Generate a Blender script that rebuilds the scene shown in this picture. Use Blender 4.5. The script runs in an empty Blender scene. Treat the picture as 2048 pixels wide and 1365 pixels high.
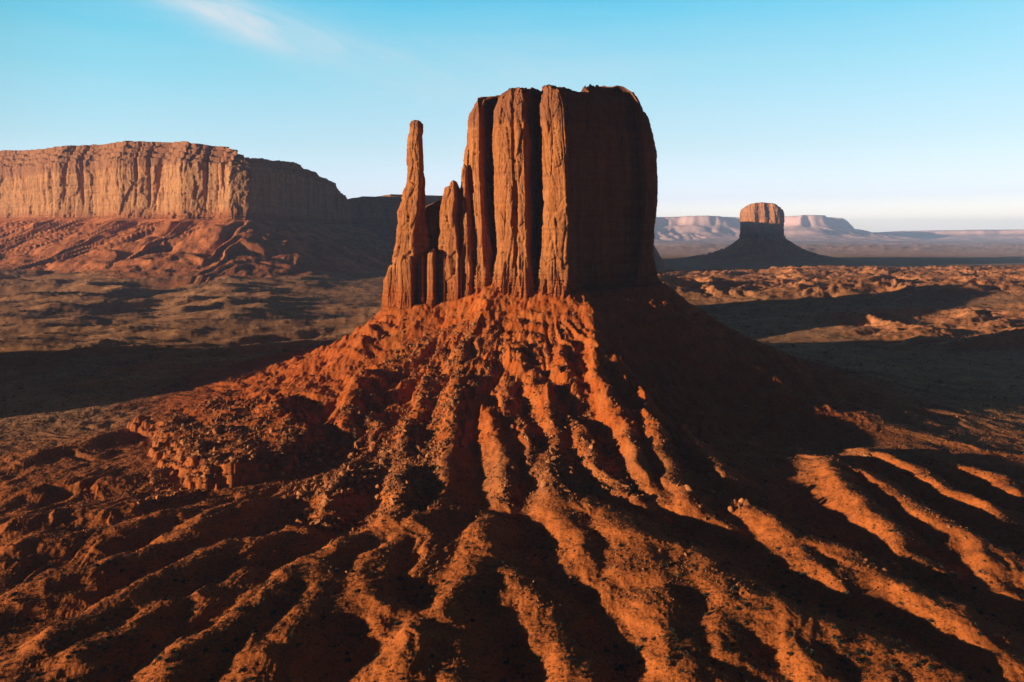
import bpy, math, random
import numpy as np

random.seed(7)
RNG = np.random.default_rng(11)
SC = bpy.context.scene
COL = SC.collection

# ------------------------------------------------------------------ camera constants
ZC, F, HZ, UC = 155.0, 1365.0, 470.0, 1024.0      # camera height, focal (photo px), horizon row, centre column
SUN_EL, SUN_AZ = math.radians(6.6), math.radians(71.5)
SX, SY = -math.sin(SUN_AZ), -math.cos(SUN_AZ)      # horizontal direction towards the sun

def zv(v, y):
    return ZC - (v - HZ) / F * y
def xu(u, y):
    return (u - UC) / F * y

# ------------------------------------------------------------------ noise
_p = np.random.default_rng(5).permutation(256)
PERM = np.concatenate([_p, _p, _p]).astype(np.int32)
_ga = np.linspace(0, 2 * np.pi, 256, endpoint=False)
GX, GY = np.cos(_ga)[_p], np.sin(_ga)[_p]
_g3 = np.random.default_rng(9).normal(size=(256, 3)); _g3 /= np.linalg.norm(_g3, axis=1)[:, None]

def fade(t):
    return t * t * t * (t * (t * 6 - 15) + 10)

def perlin(x, y, seed=0):
    x = np.asarray(x, float) + seed * 17.31; y = np.asarray(y, float) + seed * 9.77
    xi = np.floor(x).astype(np.int64); yi = np.floor(y).astype(np.int64)
    fx, fy = x - xi, y - yi
    xi &= 255; yi &= 255
    u, v = fade(fx), fade(fy)
    def g(ix, iy, dx, dy):
        h = PERM[PERM[ix] + iy] & 255
        return GX[h] * dx + GY[h] * dy
    x1 = (xi + 1) & 255; y1 = (yi + 1) & 255
    a = g(xi, yi, fx, fy); b = g(x1, yi, fx - 1, fy)
    c = g(xi, y1, fx, fy - 1); d = g(x1, y1, fx - 1, fy - 1)
    return (a + (b - a) * u + (c - a) * v + (a - b - c + d) * u * v) * 1.5

def perlin3(x, y, z, seed=0):
    x = np.asarray(x, float) + seed * 7.13; y = np.asarray(y, float) + seed * 3.7; z = np.asarray(z, float) + seed * 5.9
    xi = np.floor(x).astype(np.int64); yi = np.floor(y).astype(np.int64); zi = np.floor(z).astype(np.int64)
    fx, fy, fz = x - xi, y - yi, z - zi
    u, v, w = fade(fx), fade(fy), fade(fz)
    out = 0.0
    for dx in (0, 1):
        for dy in (0, 1):
            for dz in (0, 1):
                h = PERM[PERM[PERM[(xi + dx) & 255] + ((yi + dy) & 255)] + ((zi + dz) & 255)] & 255
                g = _g3[h]
                dot = g[..., 0] * (fx - dx) + g[..., 1] * (fy - dy) + g[..., 2] * (fz - dz)
                out = out + dot * (u if dx else 1 - u) * (v if dy else 1 - v) * (w if dz else 1 - w)
    return out * 1.5

def fbm(x, y, oct=4, seed=0, gain=0.5):
    a, s, n = 1.0, 0.0, 0.0
    for i in range(oct):
        s = s + a * perlin(x * 2 ** i, y * 2 ** i, seed + i * 3); n += a; a *= gain
    return s / n

def ridged(x, y, oct=3, seed=0, gain=0.5):
    a, s, n = 1.0, 0.0, 0.0
    for i in range(oct):
        s = s + a * (1 - np.abs(perlin(x * 2 ** i, y * 2 ** i, seed + i * 5)) * 1.6); n += a; a *= gain
    return s / n

def sstep(a, b, x):
    t = np.clip((x - a) / (b - a), 0, 1)
    return t * t * (3 - 2 * t)

def worley(x, y, seed=0):
    """distance to nearest and 2nd nearest feature point plus the cell's random value"""
    xi = np.floor(x).astype(np.int64); yi = np.floor(y).astype(np.int64)
    d1 = np.full(np.shape(x), 9.0); d2 = d1.copy(); cid = np.zeros(np.shape(x))
    for dx in (-1, 0, 1):
        for dy in (-1, 0, 1):
            h = PERM[PERM[(xi + dx + seed * 31) & 255] + ((yi + dy) & 255)] & 255
            h2 = PERM[h + 57] & 255
            px = xi + dx + h / 255.0; py = yi + dy + h2 / 255.0
            d = np.hypot(px - x, py - y)
            nr = d < d1
            d2 = np.where(nr, d1, np.minimum(d2, d)); d1 = np.where(nr, d, d1)
            cid = np.where(nr, (PERM[h2 + 91] & 255) / 255.0, cid)
    return d1, d2, cid

def poly_dist(px, py, poly):
    """distance to a closed polygon, nearest point, arc parameter, inside flag"""
    poly = np.asarray(poly, float); n = len(poly)
    best = np.full(px.shape, 1e18); bx = np.zeros(px.shape); by = np.zeros(px.shape); bs = np.zeros(px.shape)
    ins = np.zeros(px.shape, bool); acc = 0.0
    for i in range(n):
        a, b = poly[i], poly[(i + 1) % n]
        d = b - a; L2 = d @ d; L = math.sqrt(L2)
        t = np.clip(((px - a[0]) * d[0] + (py - a[1]) * d[1]) / L2, 0, 1)
        qx, qy = a[0] + t * d[0], a[1] + t * d[1]
        dd = (px - qx) ** 2 + (py - qy) ** 2
        m = dd < best
        best = np.where(m, dd, best); bx = np.where(m, qx, bx); by = np.where(m, qy, by); bs = np.where(m, acc + t * L, bs)
        if a[1] != b[1]:
            c = ((a[1] > py) != (b[1] > py)) & (px < (b[0] - a[0]) * (py - a[1]) / (b[1] - a[1]) + a[0])
            ins ^= c
        acc += L
    return np.sqrt(best), bx, by, bs, ins

# ------------------------------------------------------------------ object helpers
def empty(name, loc, label, cat, group=None):
    o = bpy.data.objects.new(name, None); COL.objects.link(o)
    o.location = loc; o.empty_display_size = 5
    o["label"] = label; o["category"] = cat
    if group: o["group"] = group
    return o

def mesh_data(name, verts, quads, mat, smooth=True, tint=None, tris=None):
    me = bpy.data.meshes.new(name)
    verts = np.ascontiguousarray(verts, np.float32)
    me.vertices.add(len(verts)); me.vertices.foreach_set("co", verts.ravel())
    loops, starts, tot = [], [], 0
    if quads is not None and len(quads):
        loops.append(np.asarray(quads, np.int32).ravel()); starts.append(np.arange(len(quads), dtype=np.int32) * 4); tot = len(quads) * 4
    if tris is not None and len(tris):
        loops.append(np.asarray(tris, np.int32).ravel()); starts.append(tot + np.arange(len(tris), dtype=np.int32) * 3)
    loops = np.concatenate(loops); starts = np.concatenate(starts)
    me.loops.add(len(loops)); me.loops.foreach_set("vertex_index", loops)
    me.polygons.add(len(starts)); me.polygons.foreach_set("loop_start", starts)
    me.update(calc_edges=True)
    me.polygons.foreach_set("use_smooth", np.full(len(starts), smooth, bool))
    if tint is not None:
        ca = me.color_attributes.new("tint", 'FLOAT_COLOR', 'POINT')
        c4 = np.ones((len(verts), 4), np.float32); c4[:, :tint.shape[1]] = tint
        ca.data.foreach_set("color", c4.ravel())
    me.materials.append(mat)
    return me

def link(name, me, parent=None):
    o = bpy.data.objects.new(name, me); COL.objects.link(o)
    if parent is not None: o.parent = parent
    return o

def part(name, verts, quads, mat, parent, **k):
    v = np.asarray(verts, float) - np.array(parent.location)[None, :]
    return link(name, mesh_data(name, v, quads, mat, **k), parent)

# ------------------------------------------------------------------ materials
ALB = 0.60
def dim(c):
    return tuple(x * ALB for x in c)

def nodes_of(name):
    m = bpy.data.materials.new(name); m.use_nodes = True
    nt = m.node_tree; nt.nodes.clear()
    out = nt.nodes.new("ShaderNodeOutputMaterial"); bs = nt.nodes.new("ShaderNodeBsdfPrincipled")
    bs.inputs["Roughness"].default_value = 0.95
    bs.inputs["Specular IOR Level"].default_value = 0.08
    nt.links.new(bs.outputs[0], out.inputs[0])
    return m, nt, bs

def N(nt, typ, **k):
    n = nt.nodes.new(typ)
    for a, b in k.items(): setattr(n, a, b)
    return n

def noise(nt, vec, scale, detail=4, rough=0.55, dist=0.0):
    n = N(nt, "ShaderNodeTexNoise"); n.inputs["Scale"].default_value = scale
    n.inputs["Detail"].default_value = detail; n.inputs["Roughness"].default_value = rough
    n.inputs["Distortion"].default_value = dist
    nt.links.new(vec, n.inputs["Vector"]); return n.outputs["Fac"]

def ramp(nt, fac, stops):
    r = N(nt, "ShaderNodeValToRGB"); e = r.color_ramp.elements
    while len(e) < len(stops): e.new(0.5)
    for el, (p, c) in zip(e, stops):
        el.position = p; el.color = (*c, 1) if len(c) == 3 else c
    nt.links.new(fac, r.inputs[0]); return r.outputs[0]

def mix(nt, a, b, fac, blend='MIX'):
    n = N(nt, "ShaderNodeMix", data_type='RGBA', blend_type=blend)
    for sock, val in ((n.inputs[0], fac), (n.inputs[6], a), (n.inputs[7], b)):
        if isinstance(val, (int, float)): sock.default_value = val
        elif isinstance(val, tuple): sock.default_value = (*val, 1)
        else: nt.links.new(val, sock)
    return n.outputs[2]

def mapped(nt, scale):
    g = N(nt, "ShaderNodeNewGeometry"); m = N(nt, "ShaderNodeMapping"); m.inputs["Scale"].default_value = scale
    nt.links.new(g.outputs["Position"], m.inputs[0]); return m.outputs[0]

def bump(nt, bs, h, strength, dist):
    b = N(nt, "ShaderNodeBump"); b.inputs["Strength"].default_value = strength; b.inputs["Distance"].default_value = dist
    nt.links.new(h, b.inputs["Height"]); nt.links.new(b.outputs[0], bs.inputs["Normal"])

def rock_mat(name, light, mid, dark, red, z0, z1, s=1.0, cap=None, zc=0, bstr=0.6):
    """sandstone: vertical varnish streaks, faint bedding, redder shale at the foot"""
    m, nt, bs = nodes_of(name)
    st = mapped(nt, (0.16 * s, 0.16 * s, 0.018 * s))
    fine = mapped(nt, (0.5 * s, 0.5 * s, 0.12 * s))
    bed = mapped(nt, (0.01 * s, 0.01 * s, 0.35 * s))
    light, mid, dark, red = dim(light), dim(mid), dim(dark), dim(red)
    if cap is not None: cap = dim(cap)
    c = ramp(nt, noise(nt, st, 1.0, 6, 0.62, 0.3), [(0.30, dark), (0.46, mid), (0.66, light)])
    c = mix(nt, c, ramp(nt, noise(nt, fine, 1.0, 5, 0.6), [(0.3, (0.62, 0.60, 0.58)), (0.7, (1.12, 1.1, 1.06))]), 0.7, 'MULTIPLY')
    c = mix(nt, c, ramp(nt, noise(nt, bed, 1.0, 3, 0.6), [(0.35, (0.75, 0.70, 0.68)), (0.6, (1.08, 1.05, 1.0))]), 0.55, 'MULTIPLY')
    g = N(nt, "ShaderNodeNewGeometry"); sp = N(nt, "ShaderNodeSeparateXYZ"); nt.links.new(g.outputs["Position"], sp.inputs[0])
    wob = noise(nt, mapped(nt, (0.05 * s, 0.05 * s, 0.05 * s)), 1.0, 3)
    ad = N(nt, "ShaderNodeMath", operation='MULTIPLY_ADD'); nt.links.new(wob, ad.inputs[0]); ad.inputs[1].default_value = (z1 - z0) * 0.9
    nt.links.new(sp.outputs[2], ad.inputs[2])
    mr = N(nt, "ShaderNodeMapRange"); nt.links.new(ad.outputs[0], mr.inputs[0])
    mr.inputs[1].default_value = z0 + (z1 - z0) * 0.45; mr.inputs[2].default_value = z1 + (z1 - z0) * 0.45
    redc = mix(nt, tuple(red), ramp(nt, noise(nt, bed, 2.2, 3), [(0.35, tuple(x * 0.6 for x in red)), (0.6, tuple(x * 1.15 for x in red))]), 0.8)
    c = mix(nt, redc, c, mr.outputs[0])
    if cap is not None:
        mr2 = N(nt, "ShaderNodeMapRange"); nt.links.new(ad.outputs[0], mr2.inputs[0])
        mr2.inputs[1].default_value = zc; mr2.inputs[2].default_value = zc + (z1 - z0) * 0.25
        c = mix(nt, c, mix(nt, c, tuple(cap), 0.65), mr2.outputs[0])
    nt.links.new(c, bs.inputs["Base Color"])
    h1 = noise(nt, fine, 1.4, 8, 0.68)
    bump(nt, bs, h1, bstr, 1.6 / s)
    return m

def soil_mat(name, bs_scale=1.0, bstr=0.5):
    m, nt, bs = nodes_of(name)
    at = N(nt, "ShaderNodeAttribute", attribute_name="tint")
    p = mapped(nt, (1, 1, 1))
    c = mix(nt, at.outputs["Color"], ramp(nt, noise(nt, p, 0.9 * bs_scale, 5, 0.7), [(0.32, (0.55, 0.55, 0.56)), (0.52, (1, 1, 1)), (0.72, (1.25, 1.22, 1.18))]), 0.85, 'MULTIPLY')
    c = mix(nt, c, ramp(nt, noise(nt, p, 0.06 * bs_scale, 4, 0.6), [(0.35, (0.80, 0.76, 0.72)), (0.65, (1.12, 1.1, 1.08))]), 0.8, 'MULTIPLY')
    nt.links.new(c, bs.inputs["Base Color"])
    bump(nt, bs, noise(nt, p, 0.7 * bs_scale, 8, 0.72), bstr, 1.2 / bs_scale)
    return m

def plain_mat(name, stops, scale):
    m, nt, bs = nodes_of(name)
    oi = N(nt, "ShaderNodeObjectInfo")
    c = ramp(nt, noise(nt, mapped(nt, (1, 1, 1)), scale, 4, 0.6), [(p, dim(q)) for p, q in stops])
    mr = N(nt, "ShaderNodeMapRange"); nt.links.new(oi.outputs["Random"], mr.inputs[0]); mr.inputs[3].default_value = 0.75; mr.inputs[4].default_value = 1.25
    h = N(nt, "ShaderNodeHueSaturation"); nt.links.new(c, h.inputs["Color"]); nt.links.new(mr.outputs[0], h.inputs["Value"])
    nt.links.new(h.outputs[0], bs.inputs["Base Color"])
    return m

M_TOWER = rock_mat("sandstone_tower", (0.68, 0.25, 0.078), (0.58, 0.195, 0.055), (0.45, 0.14, 0.042), (0.48, 0.112, 0.020), 100, 124, 1.0, (0.30, 0.10, 0.045), 262)
M_MESA = rock_mat("sandstone_mesa", (0.80, 0.38, 0.155), (0.70, 0.30, 0.11), (0.52, 0.20, 0.08), (0.54, 0.17, 0.055), 212, 240, 0.35, (0.40, 0.145, 0.065), 378, 0.8)
M_MERRICK = rock_mat("sandstone_far_butte", (0.74, 0.32, 0.13), (0.62, 0.24, 0.09), (0.30, 0.12, 0.055), (0.36, 0.14, 0.06), 150, 190, 0.3, None, 0, 0.8)
M_SOIL = soil_mat("red_soil")
M_TALUS = soil_mat("red_talus", 1.0, 0.6)
M_FAR = soil_mat("far_desert_soil", 0.05, 0.35)
M_BOULDER = plain_mat("sandstone_boulder", [(0.3, (0.34, 0.10, 0.03)), (0.55, (0.58, 0.20, 0.06)), (0.78, (0.80, 0.38, 0.15))], 0.35)
M_SHRUB = plain_mat("desert_shrub", [(0.3, (0.035, 0.036, 0.022)), (0.55, (0.075, 0.066, 0.036)), (0.75, (0.13, 0.11, 0.06))], 0.4)

# ------------------------------------------------------------------ outlines in plan
def UY(*pts):
    return [(xu(u, y), y) for u, y in pts]

BUTTE_FOOT = [(-121, 658), (-108, 632), (-86, 624), (-58, 626), (-22, 613), (12, 600), (50, 588), (84, 606), (128, 628), (147, 655), (140, 725), (80, 768), (-60, 750), (-112, 695)]
MESA_A = [(-2250, 2260), (-2150, 2150), (-1850, 2120), (-1560, 2030), (-1400, 2050), (-1250, 1990), (-1120, 2020), (-1000, 1975), (-900, 2010), (-830, 1980), (-770, 2015), (-750, 2130), (-775, 2280), (-760, 2450), (-790, 2620), (-752, 2760), (-735, 2950), (-745, 3150), (-1500, 3300), (-2250, 3300)]
MESA_A = [(a, b - 0.38 * (a + 770) if a < -770 and b < 2360 else b) for a, b in MESA_A]
MESA_A_TOP = [(-4000, 480), (-2000, 480), (-1700, 462), (-1400, 462), (-1180, 455), (-1000, 440), (-900, 424), (-830, 402), (-770, 384)]
MESA_B = [(-900, 3450), (-700, 3560), (-610, 3640), (-420, 3660), (-250, 3740), (0, 3600), (250, 3400), (500, 3320), (690, 3500), (800, 4020), (700, 4300), (0, 4400), (-900, 4200)]  # right part extended unseen behind the butte to shade the far butte's foot
MER_C = (1655.0, 4500.0)
MERRICK = [(-143, 30), (-128, -50), (-85, -85), (-60, -78), (-30, -112), (0, -100), (30, -122), (66, -120), (82, -98), (120, -50), (145, 10), (138, 90), (40, 140), (-80, 120)]
MERRICK = [(a + MER_C[0], b + MER_C[1]) for a, b in MERRICK]

# ------------------------------------------------------------------ ridge crests (plan polylines found from the sight lines of the photo)
# each: height m, half width m, points (column,row of the photograph)
RID = [
 (9, 13, [(1096, 900), (1098, 950), (1102, 989), (1110, 1022), (1140, 1048), (1163, 1078), (1166, 1112), (1158, 1145)]),
 (9, 17, [(1108, 985), (1165, 1000), (1215, 1030), (1255, 1070), (1268, 1115), (1250, 1170)]),
 (8, 15, [(1235, 1035), (1295, 1090), (1335, 1150), (1320, 1200), (1290, 1240)]),
 (8, 15, [(1300, 1215), (1345, 1260), (1350, 1310), (1372, 1380)]),
 (10, 14, [(966, 1030), (950, 1052), (942, 1093), (936, 1137), (908, 1182), (874, 1226), (822, 1271), (800, 1305), (790, 1370)]),
 (8, 13, [(962, 1050), (985, 1095), (1005, 1135), (1030, 1178), (1042, 1230)]),
 (8, 14, [(1035, 1150), (1062, 1175), (1086, 1205), (1106, 1252), (1140, 1301), (1166, 1365)]),
 (7, 14, [(945, 1245), (932, 1290), (905, 1330), (890, 1380)]),
 (9, 13, [(884, 985), (878, 1002), (850, 1028), (795, 1067), (742, 1111), (722, 1145), (745, 1190), (775, 1223), (798, 1241)]),
 (8, 17, [(862, 1035), (868, 1075), (862, 1115), (835, 1165)]),
 (9, 14, [(745, 1042), (700, 1070), (609, 1119), (540, 1163), (468, 1231), (370, 1284), (320, 1340), (300, 1380)]),
 (8, 16, [(655, 1105), (640, 1170), (600, 1230), (540, 1290), (470, 1350)]),
 (8, 13, [(575, 1050), (540, 1063), (468, 1083), (409, 1102), (317, 1150), (234, 1194), (161, 1233), (73, 1277), (-20, 1320)]),
 (7, 15, [(520, 1085), (470, 1150), (400, 1190), (312, 1222), (234, 1264), (161, 1303), (70, 1350)]),
 (7, 12, [(470, 1000), (429, 1014), (380, 1062), (292, 1101), (205, 1127), (97, 1157), (-20, 1192)]),
 (6, 12, [(400, 1005), (341, 1023), (244, 1053), (146, 1068), (-20, 1090)]),
 (5, 10, [(330, 990), (230, 1010), (120, 1020), (-20, 1042)]),
 (5, 10, [(300, 940), (200, 955), (100, 965), (-20, 980)]),
 (5, 12, [(240, 855), (170, 880), (80, 900), (-20, 915)]),
 (10, 10, [(1299, 809), (1320, 883), (1345, 945), (1366, 985), (1410, 1003), (1440, 1018)]),
 (7, 9, [(1340, 848), (1391, 889), (1440, 928), (1472, 955)]),
 (8, 13, [(1420, 980), (1460, 992), (1502, 1005), (1545, 1036), (1576, 1073), (1612, 1115), (1680, 1152), (1745, 1172)]),
 (8, 13, [(1560, 1050), (1598, 1067), (1660, 1088), (1722, 1129), (1784, 1154), (1846, 1187), (1908, 1220), (1954, 1253), (1998, 1290)]),
 (9, 11, [(1648, 905), (1660, 922), (1684, 957), (1725, 995), (1768, 1032), (1815, 1085), (1848, 1106)]),
 (8, 11, [(1672, 912), (1690, 922), (1745, 949), (1788, 982), (1838, 1015), (1890, 1044), (1955, 1083), (2000, 1133), (2030, 1172)]),
 (8, 10, [(1728, 876), (1795, 910), (1848, 937), (1908, 978), (1970, 999), (2010, 1026)]),
 (7, 10, [(1900, 910), (1930, 924), (1992, 945), (2060, 990)]),
 (8, 12, [(2000, 1090), (2050, 1130), (2100, 1180)]),
 (8, 14, [(1300, 1055), (1337, 1083), (1403, 1112), (1470, 1158), (1552, 1208), (1640, 1249), (1722, 1261), (1805, 1299), (1890, 1336), (1960, 1370)]),
 (8, 12, [(1365, 1110), (1392, 1133), (1428, 1172), (1447, 1206), (1448, 1260), (1460, 1330)]),
 (7, 10, [(1470, 1195), (1522, 1255), (1560, 1292)]),
 (8, 12, [(1520, 1205), (1558, 1239), (1600, 1268), (1615, 1315), (1640, 1370)]),
 (7, 12, [(1610, 1262), (1674, 1290), (1765, 1336), (1810, 1370)]),
 # upper slope
 (8.5, 11, [(972, 582), (963, 615), (952, 663), (920, 706), (917, 761), (906, 809), (898, 853)]),
 (9, 9, [(975, 815), (984, 835), (990, 864), (1003, 895), (1006, 945), (1003, 985)]),
 (5, 6, [(985, 690), (968, 735), (955, 780), (948, 815)]),
 (5, 6, [(1005, 760), (1012, 810), (1020, 850), (1030, 900)]),
 (5, 6, [(860, 740), (840, 800), (815, 850), (800, 900)]),
 (8, 8, [(1010, 690), (1035, 715), (1060, 745), (1085, 787), (1103, 835), (1112, 890)]),
 (8, 7, [(1120, 690), (1124, 725), (1140, 760), (1148, 792)]),
 (10, 8, [(1180, 600), (1190, 690), (1196, 761), (1218, 802), (1250, 838), (1266, 890), (1292, 945), (1326, 985)]),
 (9, 7, [(1212, 695), (1246, 743), (1276, 765), (1304, 812)]),
 (7, 7, [(1042, 831), (1054, 890), (1062, 941)]),
 (7, 8, [(1138, 827), (1158, 864), (1188, 926), (1232, 974), (1287, 1007), (1326, 1035)]),
 (9, 9, [(722, 735), (700, 790), (680, 835)]),
 (10, 10, [(800, 930), (795, 970), (790, 1005), (772, 1050)]),
 (9, 9, [(735, 650), (726, 672), (700, 700)]),
 (7, 8, [(900, 870), (885, 930), (886, 975)]),
 (7, 9, [(690, 930), (660, 990), (640, 1020)]),
]
BENCH = [(270, 842), (318, 905), (362, 932), (372, 948), (400, 958), (440, 962), (480, 965), (520, 950), (560, 930), (610, 900), (640, 870), (560, 800), (430, 805)]

# ------------------------------------------------------------------ terrain height
def talus_base(x, y):
    """smooth cone of the butte above the plain"""
    D, bx, by, bs, ins = poly_dist(x, y, BUTTE_FOOT)
    zf = np.interp(bx, [-121, -60, -22, 50, 147], [86, 92, 105, 107, 108])
    th = np.degrees(np.arctan2(y - 650, x - 10))          # -90 faces the camera
    L = np.interp(th, [-180, -165, -120, -90, -45, 0, 40, 90, 140, 180], [76, 76, 96, 104, 110, 108, 100, 95, 85, 76])
    z = zf * np.exp(-(D / L) ** 1.05)
    z = np.where(ins, zf, z)
    return z, D, ins, bs, th

def plain_base(x, y):
    z = 6 * fbm(x / 420, y / 420, 3, 2)
    # the valley floor climbs towards the mesa on the left
    z = z + 45 * sstep(900, 1900, y) * sstep(300, -400, x)
    z = z - 22 * sstep(2300, 3000, y) * sstep(-600, 200, x)
    return z

def unproject(u, v, h):
    ys = np.exp(np.linspace(math.log(150), math.log(1500), 900))
    xs = xu(u, ys)
    z = talus_base(xs, ys)[0] + plain_base(xs, ys) + h
    below = z >= zv(v, ys)
    i = int(np.argmax(below)) if below.any() else len(ys) - 1
    return xs[i], ys[i]

RIDGES = []
for h, w, pts in RID:
    P = np.array([unproject(u, v, h * 1.3) for u, v in pts])
    RIDGES.append((h, w, P))
    # side spurs branching off downhill
    if w >= 11 and len(P) > 3:
        rg = np.random.default_rng(int(P[0, 0] * 7 + 5000))
        seg = np.linalg.norm(np.diff(P, axis=0), axis=1); cs = np.concatenate([[0], np.cumsum(seg)]); t0 = rg.uniform(10, 26); sgn = 1 if rg.random() < 0.5 else -1
        while t0 < cs[-1] - 8:
            b0 = np.array([np.interp(t0, cs, P[:, 0]), np.interp(t0, cs, P[:, 1])])
            k = min(len(seg) - 1, int(np.searchsorted(cs, t0)) - 1); dv = (P[k + 1] - P[k]) / seg[k]
            an = sgn * math.radians(rg.uniform(28, 52)); ln = rg.uniform(14, 34)
            d1 = np.array([dv[0] * math.cos(an) - dv[1] * math.sin(an), dv[0] * math.sin(an) + dv[1] * math.cos(an)])
            d2 = d1 * 0.75 + dv * 0.35
            RIDGES.append((h * rg.uniform(0.4, 0.65), w * rg.uniform(0.45, 0.65), np.array([b0, b0 + d1 * ln * 0.45, b0 + d1 * ln * 0.45 + d2 * ln * 0.6])))
            t0 += rg.uniform(16, 38); sgn = -sgn
BENCH_P = np.array([unproject(u, v, 6) for u, v in BENCH])

BFX, BFY = unproject(425, 968, 6)

def ridge_field(x, y):
    acc = np.zeros(x.shape)
    wx = x + 3.0 * perlin(x / 16, y / 16, 41) + 1.2 * perlin(x / 5, y / 5, 42)
    wy = y + 3.0 * perlin(x / 16, y / 16, 43) + 1.2 * perlin(x / 5, y / 5, 44)
    for h, w, P in RIDGES:
        lo, hi = P.min(0) - 4 * w, P.max(0) + 4 * w
        idx = np.nonzero((x > lo[0]) & (x < hi[0]) & (y > lo[1]) & (y < hi[1]))[0]
        if not len(idx): continue
        px, py = wx[idx], wy[idx]
        seg = np.linalg.norm(np.diff(P, axis=0), axis=1); tot = seg.sum()
        best = np.full(len(idx), 1e18); bt = np.zeros(len(idx)); sd = np.zeros(len(idx)); a0 = 0.0
        for i in range(len(P) - 1):
            a, d = P[i], P[i + 1] - P[i]
            t = np.clip(((px - a[0]) * d[0] + (py - a[1]) * d[1]) / (d @ d + 1e-9), 0, 1)
            ex, ey = px - a[0] - t * d[0], py - a[1] - t * d[1]
            dd = ex ** 2 + ey ** 2
            m = dd < best
            sd = np.where(m, ex * SX + ey * SY, sd)
            best = np.where(m, dd, best); bt = np.where(m, (a0 + t * seg[i]) / tot, bt); a0 += seg[i]
        dist = np.sqrt(best)
        tp = (0.78 + 0.22 * sstep(0, 0.2, bt)) * (0.6 + 0.4 * sstep(1.0, 0.85, bt))
        q = dist / (w * np.where(sd > 0, 0.86, 1.28))
        prof = 1.0 / (1.0 + q ** 2.25) ** 1.2
        prof = np.clip(prof - 0.04, 0, None)
        acc[idx] += (1.22 * h * tp * prof) ** 3
    return np.cbrt(acc)

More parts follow.
